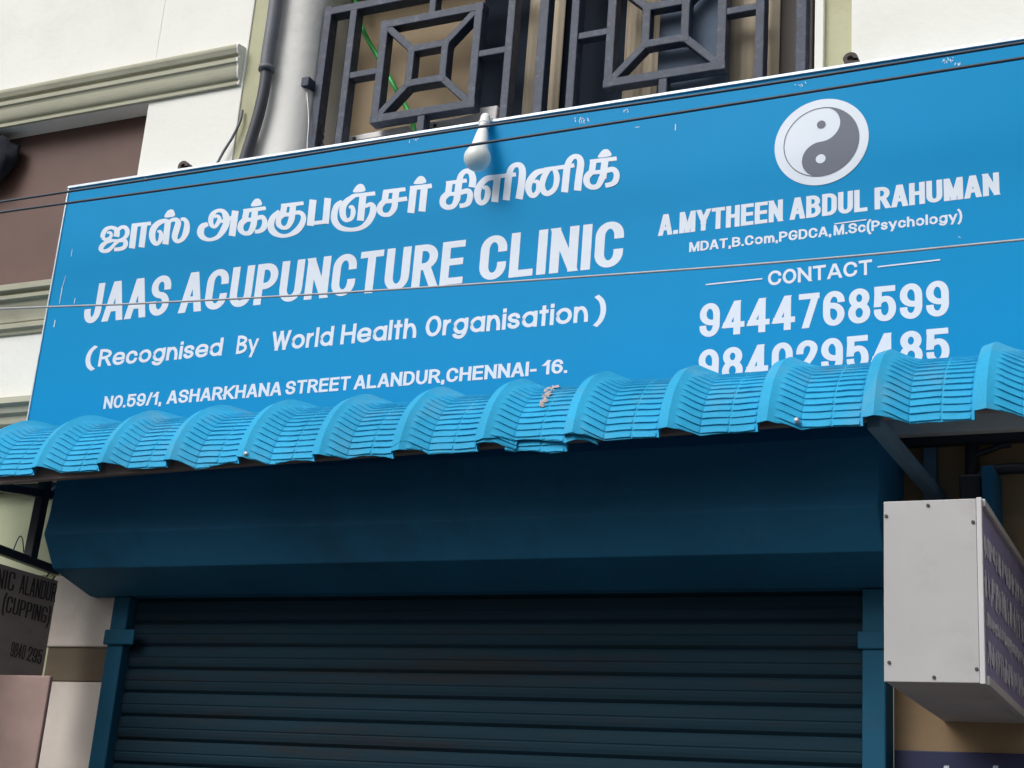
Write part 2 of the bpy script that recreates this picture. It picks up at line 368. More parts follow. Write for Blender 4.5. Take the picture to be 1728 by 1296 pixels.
# drain pipe and hose at the wall corner
pp = thing('drain_pipe', 'grey drain pipe with a dark flexible lower end beside the rounded column', 'pipe', at(440, 150, .09))
up_ = [at(x, y, .046) for x, y in ((488, -160), (466, 0), (459, 50), (452, 95), (450, 118))]
MB().tube(catmull([tuple(p) for p in up_]), .0235, 18).build('upper_pipe', PIPEG, pp, smooth=True)
lo_ = [at(x, y, .047) for x, y in ((451, 108), (446, 150), (436, 195), (424, 235), (412, 275), (404, 320))]
MB().tube(catmull([tuple(p) for p in lo_]), .0195, 16).build('flexible_end', HOSEB, pp, smooth=True)
rp = [at(450.5, 113, .046), at(449.5, 120, .046)]
MB().tube(rp, .0275, 18).build('pipe_collar', PIPEG, pp, smooth=True)
tube_thing('thin_cable', PIPEG, catmull([tuple(at(x, y, Y)) for x, y, Y in ((409, 186, .055), (405, 205, .05), (392, 232, .045), (376, 258, .04), (362, 285, .03), (352, 305, .02))]), .0045, 'thin grey cable bending down behind the board near its left lug', 'cable')
tube_thing('white_wire', HOLDERW, catmull([tuple(at(x, y, .125)) for x, y in ((517, 136), (519, 170), (521, 205), (519, 235), (518, 262))]), .0018, 'thin white wire hanging down beside the left edge of the window grille', 'wire')
tangle = MB()
for q in range(5):
    pts = [tuple(at(538 + random.uniform(-9, 12), 205 + k * 9 + random.uniform(-5, 5), .16 + random.uniform(0, .02))) for k in range(6)]
    tangle.tube(catmull(pts, 4), .0016, 6)
tag(tangle.build('wire_tangle', CABLE, smooth=True), 'dark tangle of thin wires low at the left side of the grille', 'wires')

# ------------------------------------------------------------------ lettering: a stroke font
def fillet(pts, r, closed, n=7):
    P = [Vector((p[0], p[1])) for p in pts]; sh = [len(p) > 2 for p in pts]; N = len(P); out = []
    for i in range(N):
        if (not closed and i in (0, N - 1)) or sh[i]: out.append((P[i].x, P[i].y)); continue
        a, b, c = P[i - 1], P[i], P[(i + 1) % N]
        la, lc = (a - b).length, (c - b).length
        if la < 1e-6 or lc < 1e-6: continue
        ea = .5 if (closed or i - 1 > 0) else .98
        ec = .5 if (closed or i + 1 < N - 1) else .98
        da, dc = min(r, la * ea), min(r, lc * ec)
        p0, p3 = b + (a - b) / la * da, b + (c - b) / lc * dc
        p1, p2 = p0 + (b - p0) * .56, p3 + (b - p3) * .56
        for k in range(n + 1):
            t = k / n; q = p0 * (1 - t) ** 3 + p1 * 3 * t * (1 - t) ** 2 + p2 * 3 * t * t * (1 - t) + p3 * t ** 3
            if not out or (Vector(out[-1]) - q).length > 1e-5: out.append((q.x, q.y))
    return out
def clip(poly, lo, hi):
    for s_, lim in ((1, lo), (-1, -hi)):
        res = []; N = len(poly)
        for i in range(N):
            p, q = poly[i], poly[(i + 1) % N]; dp, dq = s_ * p[1] - lim, s_ * q[1] - lim
            if dp >= 0: res.append(p)
            if (dp >= 0) != (dq >= 0):
                t = dp / (dp - dq); res.append((p[0] + (q[0] - p[0]) * t, p[1] + (q[1] - p[1]) * t))
        poly = res
        if len(poly) < 3: return []
    return poly
def ribbon(pts, tx, ty, closed):
    """quads of a stroke; tx = width of upright strokes, ty = of level ones; pts may carry their own width as third value"""
    N = len(pts); P = [Vector((p[0], p[1])) for p in pts]
    def nrm(a, b):
        d = (b - a); d = d.normalized() if d.length > 1e-9 else Vector((1, 0)); return Vector((-d.y, d.x))
    L_, R_ = [], []
    for i in range(N):
        a = P[i - 1] if (closed or i) else None; c = P[(i + 1) % N] if (closed or i < N - 1) else None
        n1 = nrm(a, P[i]) if a is not None else None; n2 = nrm(P[i], c) if c is not None else None
        if n1 is None: n = n2
        elif n2 is None: n = n1
        else:
            n = n1 + n2; n = n.normalized() if n.length > 1e-6 else n1
            n = n * min(1.8, 1 / max(.3, n.dot(n1)))
        if len(pts[i]) > 2: o = n * pts[i][2] / 2
        else: o = Vector((n.x * tx / 2, n.y * ty / 2))
        L_.append(P[i] + o); R_.append(P[i] - o)
    return [[tuple(R_[i]), tuple(R_[(i + 1) % N]), tuple(L_[(i + 1) % N]), tuple(L_[i])] for i in range(N if closed else N - 1)]

X = .70   # x-height
LOOP = [(0, 0), (1, 0), (1, X), (0, X)]
O_ = [(0, 0), (1, 0), (1, 1), (0, 1)]
G = {   # glyph: (width, [strokes]) ; a stroke starting with 'o' is closed
 'A': (1.05, [[(0, 0), (.43, 1)], [(1, 0), (.57, 1)], [(.2, .28), (.8, .28)]]),
 'B': (1, [[(0, 0), (0, 1)], [(0, 1), (.92, 1), (.92, .53), (0, .53)], [(0, .53), (1, .53), (1, 0), (0, 0)]]),
 'C': (1, [[(1, .68), (1, 1), (0, 1), (0, 0), (1, 0), (1, .32)]]),
 'D': (1, [[(0, 0), (0, 1)], [(0, 1), (1, 1), (1, 0), (0, 0)]]),
 'E': (.86, [[(0, 0), (0, 1)], [(0, 1), (1, 1)], [(0, .52), (.93, .52)], [(0, 0), (1, 0)]]),
 'G': (1.03, [[(1, .72), (1, 1), (0, 1), (0, 0), (1, 0), (1, .45, 0)], [(.55, .45), (1, .45)]]),
 'H': (1, [[(0, 0), (0, 1)], [(1, 0), (1, 1)], [(0, .52), (1, .52)]]),
 'I': (0, [[(.5, 0), (.5, 1)]]),
 'J': (.82, [[(1, 1), (1, 0), (0, 0), (0, .3)]]),
 'K': (1.02, [[(0, 0), (0, 1)], [(1, 1), (0, .36)], [(.3, .56), (1, 0)]]),
 'L': (.82, [[(0, 0), (0, 1)], [(0, 0), (1, 0)]]),
 'M': (1.3, [[(0, 0), (0, 1)], [(1, 0), (1, 1)], [(.06, 1), (.5, 0)], [(.94, 1), (.5, 0)]]),
 'N': (1, [[(0, 0), (0, 1)], [(1, 0), (1, 1)], [(.02, 1), (.98, 0)]]),
 'O': (1.02, [['o'] + O_]),
 'P': (.95, [[(0, 0), (0, 1)], [(0, 1), (1, 1), (1, .44), (0, .44)]]),
 'R': (1, [[(0, 0), (0, 1)], [(0, 1), (.96, 1), (.96, .48), (0, .48)], [(.55, .48), (1, 0)]]),
 'S': (.97, [[(1, .70), (1, 1), (0, 1), (0, .53), (1, .49), (1, 0), (0, 0), (0, .30)]]),
 'T': (.95, [[(0, 1), (1, 1)], [(.5, 0), (.5, 1)]]),
 'U': (1, [[(0, 1), (0, 0), (1, 0), (1, 1)]]),
 'W': (1.5, [[(0, 1), (.25, 0)], [(.5, 1), (.25, 0)], [(.5, 1), (.75, 0)], [(1, 1), (.75, 0)]]),
 'Y': (1.02, [[(0, 1), (.5, .40)], [(1, 1), (.5, .40)], [(.5, 0), (.5, .46)]]),
 '0': (.94, [['o'] + O_]), '1': (.45, [[(.85, 0), (.85, 1)], [(0, .74), (.75, .96)]]),
 '2': (.94, [[(0, .68), (0, 1), (1, 1), (1, .60), (.02, .08), (0, 0, 0)], [(0, 0), (1, 0)]]),
 '4': (1.02, [[(.72, 0), (.72, 1)], [(.66, 1), (0, .26)], [(0, .25), (1, .25)]]),
 '5': (.95, [[(.03, 1), (.95, 1)], [(.06, 1), (0, .50)], [(.02, .52), (.1, .66), (1, .66), (1, 0), (0, 0), (0, .27)]]),
 '6': (.95, [[(1, .74), (1, 1), (0, 1), (0, 0), (1, 0), (1, .60), (0, .60)]]),
 '7': (.92, [[(0, 1), (1, 1)], [(.95, .98), (.30, 0)]]),
 '8': (.96, [['o', (.05, 1), (.95, 1), (.95, .53), (.05, .53)], ['o', (0, .53), (1, .53), (1, 0), (0, 0)]]),
 '9': (.95, [[(0, .26), (0, 0), (1, 0), (1, 1), (0, 1), (0, .40), (1, .40)]]),
 'a': (.95, [['o'] + LOOP, [(1, 0), (1, X)]]),
 'c': (.85, [[(1, X * .66), (1, X), (0, X), (0, 0), (1, 0), (1, X * .34)]]),
 'd': (.95, [['o'] + LOOP, [(1, 0), (1, 1)]]),
 'e': (.93, [[(0.02, X * .48), (1, X * .48, 0), (1, X), (0, X), (0, 0), (1, 0), (1, X * .22)]]),
 'g': (.95, [['o'] + LOOP, [(1, X), (1, -.28), (.02, -.28), (.02, -.12)]]),
 'h': (.82, [[(0, 0), (0, 1)], [(0, X * .4), (0, X), (1, X), (1, 0)]]),
 'i': (0, [[(.5, 0), (.5, X)], [(.5, .97), (.5, 1.0)]]),
 'l': (0, [[(.5, 0), (.5, 1)]]),
 'm': (1.3, [[(0, 0), (0, X)], [(0, X * .4), (0, X), (.5, X), (.5, 0)], [(.5, X * .4), (.5, X), (1, X), (1, 0)]]),
 'n': (.82, [[(0, 0), (0, X)], [(0, X * .4), (0, X), (1, X), (1, 0)]]),
 'o': (.97, [['o'] + LOOP]),
 'r': (.42, [[(0, 0), (0, X)], [(0, X * .4), (0, X), (1, X)]]),
 's': (.68, [[(1, X * .74), (1, X), (0, X), (0, X * .53), (1, X * .48), (1, 0), (0, 0), (0, X * .26)]]),
 't': (.42, [[(.5, 0), (.5, .95)], [(0, X), (1, X)]]),
 'y': (.92, [[(0, X), (.52, .02)], [(1, X), (.36, -.28)]]),
 '.': (0, [[(.5, 0), (.5, .02)]]), ',': (0.02, [[(.5, .03), (.5, -.02), (0, -.16)]]),
 '-': (.35, [[(0, .34), (1, .34)]]), '/': (.42, [[(0, 0), (1, 1)]]),
 '(': (.22, [[(1, 1.1), (0, .9), (0, 0), (1, -.22)]]), ')': (.22, [[(0, 1.1), (1, .9), (1, 0), (0, -.22)]]),
}
def glyph_polys(ch, st):
    w_, strokes = G[ch]; tx, ty = st['tx'], st['ty']; W = w_ * st['w'] + tx; polys = []
    if w_ == 0: W = tx
    mx = lambda x: tx / 2 + x * (W - tx); my = lambda y: ty / 2 + y * (1 - ty)
    for k, s_ in enumerate(strokes):
        closed = s_[0] == 'o'; pts = [((mx(p[0]), my(p[1])) + tuple(p[2:])) for p in (s_[1:] if closed else s_)]
        ys = [p[1] for p in pts]; lo, hi = min(ys) - ty / 2, max(ys) + ty / 2
        q = fillet(pts, st['r'], closed)
        if not closed:
            for e, f in ((0, 1), (-1, -2)):
                a, b = Vector(q[e]), Vector(q[f]); d = (a - b).normalized()
                ext = ty * 1.2 if abs(d.y) > .25 and (abs(a.y - lo - ty / 2) < .02 or abs(a.y - hi + ty / 2) < .02) else (tx / 2 if abs(d.x) > .8 else ty * .25)
                if len(pts) > 2 and abs(d.y) <= .25: ext = tx * .25
                q[e] = tuple(a + d * ext)
        if ch in '()': lo, hi = -9, 9
        for pl in ribbon(q, tx, ty, closed):
            c_ = clip(pl, lo, hi)
            if c_: polys.append((c_, k))
    return polys, W
def set_word(mb, s, O, E, H, st, nrm, lift):
    """lay word s along the line O-E on a plane with outward normal nrm, cap height H"""
    O, E = Vector(O), Vector(E); u = (E - O); Ltot = u.length; u.normalize(); v = nrm.cross(u) * -1
    if v.z < 0: v = -v
    x = 0; items = []
    for ch in s:
        if ch == ' ': x += st['w'] * .6; continue
        pl, W = glyph_polys(ch, st); items.append((x, pl)); x += W + st['gap']
    tot = x - st['gap']; sx = Ltot / (tot * H)
    for x0, pl in items:
        for j, (poly, k) in enumerate(pl):
            mb.poly([O + u * ((x0 + p[0]) * H * sx) + v * (p[1] * H) + nrm * (lift + k * .00008 + (j % 50) * 2e-6) for p in poly])
FRONT = Vector((0, -1, 0))
COND = dict(w=.42, tx=.212, ty=.155, r=.24, gap=.085)
NAME = dict(w=.40, tx=.225, ty=.17, r=.22, gap=.055)
DIG = dict(w=.42, tx=.20, ty=.165, r=.27, gap=.10)
ARIAL = dict(w=.56, tx=.205, ty=.175, r=.34, gap=.09)
GEO = dict(w=.60, tx=.18, ty=.165, r=.5, gap=.085)
GEOC = dict(w=.74, tx=.20, ty=.18, r=.6, gap=.11)

# ------------------------------------------------------------------ the clinic board
SX0, SX1, SZ0, SZ1 = -3.530, -.255, 2.76, 3.742
sg = thing('signboard', 'large blue clinic signboard with white Tamil and English lettering above the awning', 'signboard', (-1.9, .02, SZ0))
MB().box(SX0 + .004, SX1 - .004, 0, .022, SZ0, SZ1 - .006).build('board', SIGNBLUE, sg)
fr = MB()
fr.box(SX0 - .001, SX1 + .001, -.006, .03, SZ1 - .006, SZ1 + .003)
fr.box(SX0 - .001, SX0 + .005, -.004, .028, SZ0, SZ1 - .0065)
fr.box(SX1 - .005, SX1 + .001, -.004, .028, SZ0, SZ1 - .0065)
fr.build('edge_frame', ALU, sg, bevel=.0012)
for x in (-3.3, -2.5, -1.6, -.6):
    MB().box(x - .02, x + .02, .0225, .058 if x < -2.95 or x > -.85 else .089, 3.5, 3.54).build('rear_bracket', STEEL, sg)
for (px, py) in ((313, 284), (1437, 104)):
    c_ = at(px, py, .02); mb = MB(); R_ = .020
    for k in range(14):
        a0, a1 = [(.12 + .86 * j / 14) * math.pi * 2 - .9 for j in (k, k + 1)]
        for yy in (0,):
            vs = []
            for r_ in (R_ * .42, R_):
                for a in (a0, a1):
                    for y in (.004, .034): vs.append((c_.x + r_ * math.cos(a), y, c_.z + .002 + r_ * math.sin(a) * .9))
            mb.add(vs, [(0, 2, 6, 4), (1, 5, 7, 3), (4, 6, 7, 5), (0, 1, 3, 2)])
    mb.box(c_.x - .014, c_.x + .022, .006, .032, c_.z - .035, c_.z - .006)
    fix_normals(mb.build('mounting_lug', RUST, sg))
def line(name, words, st, M=LETTER, Y=0.0):
    for s, L_, R_, hp in words:
        mb = MB(); O, E = at(*L_, Y), at(*R_, Y)
        H = at(L_[0], L_[1] - hp[0], Y).z - O.z; H2 = at(R_[0], R_[1] - hp[1], Y).z - E.z
        set_word(mb, s, O, E, (H + H2) / 2, st, FRONT, .0006)
        mb.build(name, M, sg)
line('clinic_name_lettering', [('JAAS', (139, 547), (282, 531), (66, 66)), ('ACUPUNCTURE', (301, 529), (780, 478), (67, 72)), ('CLINIC', (807, 474.5), (1050, 449), (73, 78))], COND)
line('recognition_lettering', [('(', (143, 619), (157, 617), (28, 28)), ('Recognised', (165, 619), (374, 600), (29, 30)), ('By', (398, 598), (434, 594.5), (31, 31)),
     ('World', (457, 592.5), (561, 583), (32, 33)), ('Health', (574, 581.5), (702, 570), (33, 34)), ('Organisation', (717, 569), (992, 543), (34, 37)), (')', (1006, 541), (1022, 539.5), (36, 36))], GEO)
line('address_lettering', [('NO.59/1,', (174, 690.5), (272, 682.5), (21, 22)), ('ASHARKHANA', (281, 682), (474, 667), (22, 23)), ('STREET', (481, 666.5), (590, 658), (23, 23)),
     ('ALANDUR,', (597, 657.5), (750, 645.5), (23, 24)), ('CHENNAI-', (752.5, 645.5), (905, 633.5), (24, 24)), ('16.', (916, 632.5), (957, 629.3), (24, 24))], ARIAL)
line('person_name_lettering', [('A.MYTHEEN', (1111, 398.5), (1321, 373), (35, 37)), ('ABDUL', (1333, 371.5), (1464, 356), (37, 37)), ('RAHUMAN', (1476, 354), (1687, 328.5), (37, 38))], NAME)
line('degrees_lettering', [('MDAT,B.Com,PGDCA,', (1163, 425.5), (1403, 398), (16, 17)), ('M.Sc(Psychology)', (1407, 397.5), (1624, 373), (17, 18))], ARIAL)
line('contact_lettering', [('CONTACT', (1296, 482.5), (1472, 463), (24, 26))], GEOC)
line('upper_number_lettering', [('9444768599', (1180, 570), (1602, 532.5), (57, 60))], DIG)
line('lower_number_lettering', [('9840295485', (1178, 647.5), (1603, 613), (57, 60))], DIG)
for (p, q, hw) in (((1191, 480.3), (1286.5, 470.3), 1.3), ((1481, 450.3), (1586.7, 438.3), 1.3), ((1408, 377.8), (1462, 370.6), 1.1)):
    a, b, = at(*p, -.0015), at(*q, -.0015); h = hw / 690
    rl = MB().poly([a + Vector((0, 0, -h)), b + Vector((0, 0, -h)), b + Vector((0, 0, h)), a + Vector((0, 0, h))]); rl.build('rule_line', LETTER, sg)
# Tamil heading, drawn as pen strokes of varying width
tm = MB()
def pen(orig, sc, strokes, straight=False):
    for k, s_ in enumerate(strokes):
        pts = [tuple(map(float, p)) for p in s_]
        if len(pts) > 2: pts = catmull(pts, 6)
        for j, pl in enumerate(ribbon(pts, 1, 1, False)):
            tm.poly([at(orig[0] + x / sc, orig[1] + y / sc, -.0006 - k * .00004 - j * 1e-6) for x, y in pl][::-1])
def blob(orig, sc, poly, k=0):
    tm.poly([at(orig[0] + x / sc, orig[1] + y / sc, -.0006 - k * .00004) for x, y in catmull(poly, 4, True)][::-1])
def wd(pts, w_): return [(x, y, w_) for x, y in pts]
A_ = ((155, 330), 9.0947)
pen(*A_, [
 [(165, 650, 60), (172, 590, 72), (215, 520, 62), (290, 490, 52), (360, 510, 66), (385, 560, 88), (375, 632, 92)],
 [(165, 645, 60), (215, 675, 52), (275, 652, 52), (298, 605, 48), (280, 568, 44), (232, 572, 30)],
 [(378, 590, 60), (400, 535, 60), (450, 488, 52), (510, 488, 62), (545, 540, 72), (533, 612, 64), (480, 662, 48), (400, 690, 42), (300, 690, 46), (190, 690, 50)],
 [(300, 695, 46), (220, 718, 54), (160, 768, 72), (140, 820, 74), (175, 853, 56), (250, 842, 62), (310, 790, 52), (360, 735, 50), (420, 690, 50)],
 [(430, 692, 50), (500, 690, 62), (520, 740, 74), (490, 798, 62), (420, 822, 60), (342, 828, 58)],
 wd([(660, 440), (614, 810)], 94), wd([(622, 458), (908, 426)], 56), wd([(805, 450), (762, 795)], 92),
 [(1190, 400, 50), (1120, 385, 62), (1020, 425, 82), (945, 510, 95), (925, 620, 97), (950, 705, 82), (992, 742, 62), (1040, 705, 62), (1063, 620, 70), (1048, 555, 52), (1005, 552, 30)],
 wd([(1170, 385), (1128, 748)], 96),
 [(1180, 410, 50), (1240, 372, 56), (1300, 375, 72), (1325, 425, 92), (1300, 520, 97), (1272, 620, 92), (1287, 685, 72), (1335, 700, 62), (1400, 655, 74), (1448, 550, 97), (1458, 430, 82), (1420, 365, 58), (1365, 368, 50)]])
blob(*A_, [(1120, 335), (1135, 270), (1175, 225), (1225, 212), (1260, 235), (1268, 315)])
B_ = ((320, 310), 7.2)
pen(*B_, [
 [(222, 490, 50), (155, 520, 72), (132, 590, 86), (160, 650, 66), (240, 680, 42), (340, 648, 52), (410, 560, 76), (448, 470, 80), (440, 390, 80), (400, 332, 52), (330, 330, 42), (275, 380, 62), (256, 450, 62), (272, 508, 52), (312, 520, 42), (348, 470, 52), (362, 420, 48), (330, 392, 38), (300, 412, 28)],
 [(360, 460, 36), (440, 445, 44), (535, 405, 50)], wd([(556, 328), (514, 635)], 82),
 wd([(652, 332), (926, 296)], 46), wd([(694, 325), (672, 425)], 74), wd([(795, 305), (778, 500)], 78), wd([(672, 440), (795, 432)], 48),
 [(690, 428, 72), (632, 480, 72), (618, 550, 72), (660, 600, 52), (730, 592, 62), (772, 515, 76), (784, 440, 70)],
 [(800, 425, 52), (880, 405, 54), (912, 455, 62), (902, 530, 72), (850, 575, 52), (792, 582, 46)],
 wd([(1112, 268), (1384, 236)], 46), wd([(1152, 258), (1132, 375)], 76), wd([(1258, 245), (1240, 435)], 76), wd([(1130, 378), (1256, 370)], 48),
 [(1135, 372, 72), (1088, 420, 66), (1082, 490, 66), (1130, 535, 46), (1190, 522, 56), (1232, 450, 72), (1242, 400, 70)],
 [(1270, 355, 46), (1345, 352, 52), (1384, 405, 62), (1364, 490, 72), (1300, 572, 72), (1200, 626, 46), (1100, 630, 52), (1012, 580, 80), (986, 500, 82), (1015, 410, 72), (1092, 332, 46)],
 wd([(1500, 194), (1466, 512)], 86), wd([(1436, 486), (1690, 458)], 46), wd([(1680, 174), (1650, 485)], 82)])
blob(*B_, [(750, 275), (765, 220), (800, 185), (840, 182), (868, 210), (872, 260)])
C_ = ((520, 285), 7.855)
pen(*C_, [
 [(545, 400, 56), (600, 358, 50), (700, 344, 48), (889, 324, 54)],
 [(610, 362, 46), (530, 412, 72), (467, 490, 86), (457, 590, 86), (482, 660, 72), (520, 680, 52), (575, 650, 56), (598, 570, 66), (580, 505, 50), (540, 512, 30)],
 wd([(728, 348), (692, 686)], 92),
 [(755, 500, 46), (830, 468, 58), (864, 520, 86), (848, 610, 86), (790, 710, 80), (700, 780, 60), (570, 806, 52), (430, 780, 72), (357, 700, 86), (346, 600, 86), (380, 490, 74), (448, 425, 40)],
 wd([(1000, 304), (1290, 268)], 52), wd([(1034, 298), (1016, 412)], 82), wd([(1168, 283), (1148, 440)], 86), wd([(1010, 432), (1172, 420)], 56),
 [(1018, 418, 72), (957, 490, 76), (952, 560, 76), (1000, 606, 56), (1080, 598, 62), (1138, 520, 80), (1152, 430, 80)], wd([(1180, 412), (1312, 394)], 58),
 wd([(1352, 258), (1640, 224)], 60), wd([(1398, 250), (1361, 584)], 93), wd([(1542, 240), (1508, 565)], 93)])
blob(*C_, [(600, 310), (620, 250), (665, 205), (710, 200), (745, 230), (750, 295)])
blob(*C_, [(1405, 200), (1430, 140), (1470, 100), (1515, 95), (1552, 130), (1555, 185)])
D_ = ((730, 240), 5.236)
pen(*D_, [
 wd([(120, 362), (302, 338)], 34), wd([(150, 355), (138, 450)], 56), wd([(236, 335), (214, 505)], 60), wd([(135, 460), (230, 452)], 34),
 [(145, 448, 52), (98, 490, 56), (92, 545, 56), (130, 575, 46), (185, 560, 46), (218, 495, 58)],
 [(238, 340, 56), (252, 290, 48), (290, 256, 42), (334, 264, 52), (356, 320, 60), (348, 398, 62)],
 [(225, 452, 42), (310, 430, 46), (332, 470, 52), (318, 530, 50), (285, 555, 40), (238, 562, 40)],
 [(565, 310, 40), (480, 322, 52), (420, 380, 57), (396, 450, 62), (406, 515, 52), (436, 538, 42), (474, 505, 47), (489, 440, 52), (474, 402, 40), (442, 405, 26)],
 wd([(572, 310), (549, 528)], 62), wd([(540, 306), (737, 284)], 36), wd([(672, 300), (650, 512)], 62),
 [(672, 310, 58), (690, 240, 52), (728, 202, 42), (775, 207, 52), (794, 260, 62), (784, 380, 64), (764, 502, 64)],
 [(1010, 244, 36), (920, 270, 52), (862, 340, 62), (846, 410, 57), (870, 465, 47), (905, 465, 42), (934, 420, 42), (928, 352, 36), (890, 350, 26)],
 [(1030, 240, 36), (988, 300, 52), (967, 380, 52), (986, 440, 52), (1030, 450, 47), (1082, 400, 47), (1098, 310, 52), (1078, 238, 40)],
 wd([(985, 243), (1252, 204)], 36), wd([(1190, 205), (1166, 442)], 62), [(925, 395, 38), (955, 402, 38), (985, 408, 38)],
 [(1188, 225, 58), (1208, 165, 52), (1250, 126, 42), (1294, 137, 52), (1309, 190, 62), (1294, 300, 64), (1280, 427, 64)],
 wd([(1390, 172), (1627, 143)], 36), wd([(1421, 168), (1408, 255)], 57), wd([(1524, 158), (1504, 320)], 62), wd([(1408, 268), (1512, 260)], 36),
 [(1412, 258, 52), (1368, 300, 57), (1362, 355, 57), (1400, 395, 46), (1460, 385, 47), (1498, 312, 60)],
 [(1515, 258, 42), (1592, 240, 47), (1626, 280, 52), (1616, 340, 52), (1580, 370, 42), (1526, 382, 42)]])
blob(*D_, [(1465, 135), (1480, 95), (1510, 65), (1545, 62), (1570, 85), (1575, 120)])
tm.build('tamil_lettering', LETTER, sg)
# taijitu emblem
ec = Vector((-.9245, 0, 3.5245)); ER = .1265
def disc(mb, cx, cz, r, y, n=64): mb.poly([(cx + r * math.cos(2 * math.pi * k / n), y, cz + r * math.sin(2 * math.pi * k / n)) for k in range(n)])
eb = MB(); disc(eb, ec.x, ec.z, ER, -.0014, 96)
em = eb.build('round_emblem', LETTER, sg)
IR = ER * .805
dk = MB(); n_ = 96
for k in range(n_):      # thin ring
    a0, a1 = 2 * math.pi * k / n_, 2 * math.pi * (k + 1) / n_
    dk.poly([(ec.x + r * math.cos(a), -.0020, ec.z + r * math.sin(a)) for r, a in ((IR * .975, a0), (IR, a0), (IR, a1), (IR * .975, a1))])
right = [(IR * math.cos(a), IR * math.sin(a)) for a in [math.pi / 2 - math.pi * k / 40 for k in range(41)]]
low_s = [(-IR / 2 * math.sin(math.pi * k / 24) * 1.0, -IR + (IR / 2) * (1 - math.cos(math.pi * k / 24))) for k in range(1, 25)]
upp_s = [(IR / 2 * math.sin(math.pi * k / 24), (IR / 2) * (1 - math.cos(math.pi * k / 24))) for k in range(1, 24)]
dk.poly([(ec.x + x, -.0024, ec.z + z) for x, z in (right + low_s + upp_s)])
disc(dk, ec.x, ec.z + IR / 2, IR * .115, -.0026, 32)
dk.build('dark_half', YINDARK, em)
wd_ = MB(); disc(wd_, ec.x, ec.z - IR / 2, IR * .13, -.0032, 32); wd_.build('white_dot', LETTER, em)
# scratches and peeled spots of the vinyl
sc_ = MB()
def scratch(pts, wpx):
    P = [at(x, y, -.0011) for x, y in pts]; h = wpx / 560 / 2
    for i in range(len(P) - 1):
        d = (P[i + 1] - P[i]).normalized(); n = Vector((-d.z, 0, d.x)) * h
        sc_.poly([P[i] - n * (.4 + .6 * (i > 0)), P[i + 1] - n * .5, P[i + 1] + n * .5, P[i] + n * (.4 + .6 * (i > 0))])
scratch([(111, 465), (105, 485), (100, 513)], 2.2); scratch([(122, 420), (120, 433)], 2.5); scratch([(93, 540), (91, 552)], 5)
scratch([(127, 503), (125, 512)], 4); scratch([(1140, 209), (1139.5, 220)], 3.2); scratch([(1072, 215), (1079, 214)], 2.4)
scratch([(192, 306), (190, 312)], 2.5); scratch([(1617, 399), (1621, 401)], 2); scratch([(1408, 388), (1411, 388)], 2)
for q in range(60):
    cx0, cy0 = random.choice([(985, 201), (1052, 187), (1350, 140), (1600, 100), (1612, 104), (978, 199), (250, 300), (700, 232)])
    x, y = cx0 + random.uniform(-9, 9), cy0 + random.uniform(-4, 4); scratch([(x, y), (x + random.uniform(-2, 2), y + random.uniform(1, 6))], random.uniform(1, 3.4))
sc_.build('scuff_marks', SCUFFM, sg)['kind'] = 'stuff'

# ------------------------------------------------------------------ bulb on the top edge of the board
def lathe(mb, c, axis, prof, seg=28):
    ax = Vector(axis).normalized(); e1 = ax.orthogonal().normalized(); e2 = ax.cross(e1)
    vs = [Vector(c) + ax * h + (e1 * math.cos(2 * math.pi * k / seg) + e2 * math.sin(2 * math.pi * k / seg)) * r for h, r in prof for k in range(seg)]
    fs = [(i * seg + k, i * seg + (k + 1) % seg, (i + 1) * seg + (k + 1) % seg, (i + 1) * seg + k) for i in range(len(prof) - 1) for k in range(seg)]
    return mb.add(vs, fs)
bt = at(819, 200, -.022); bb = at(805.5, 267, -.078)
lb = thing('light_bulb', 'white LED bulb leaning out over the top edge of the blue board', 'bulb', bt)
ax = (bb - bt); LL = ax.length; 
mb = MB(); lathe(mb, bt, ax, [(-.012, .0005), (-.012, .010), (-.009, .0135), (0, .0150), (.012, .0150), (.018, .0155), (.020, .0175), (.027, .0175), (.029, .0155), (.034, .0150), (.036, .0135), (.040, .0125), (.0405, .0005)])
fix_normals(mb.build('holder', HOLDERW, lb, smooth=False))
gr_ = .0395; gc = LL; mb = MB(); lathe(mb, bt, ax, [(.0406, .0005), (.0406, .0112), (.0505, .0112), (.0505, .0005)]); fix_normals(mb.build('metal_cap', ALU, lb))
prof = [(.051, .0005), (.051, .0132), (.054, .0150), (.060, .0165), (gc - .034, .0275), (gc - .024, .0325)]
mb = MB(); lathe(mb, bt, ax, prof); fix_normals(mb.build('bulb_neck', HOLDERW, lb, smooth=True))
prof = [(gc - .0235, .0328)] + [(gc + gr_ * math.sin(t), gr_ * math.cos(t)) for t in [rad(-34 + 124 * k / 14) for k in range(15)]]
mb = MB(); lathe(mb, bt, ax, prof); fix_normals(mb.build('diffuser', BULBW, lb, smooth=True))
# holder arm onto the board
MB().tube(catmull([tuple(bt + Vector((.004, .004, -.002))), tuple(bt + Vector((.006, .025, 0))), tuple(bt + Vector((.008, .040, -.02))), tuple(bt + Vector((.008, .040, -.06)))]), .006, 8).build('mounting_arm', HOLDERW, lb, smooth=True)

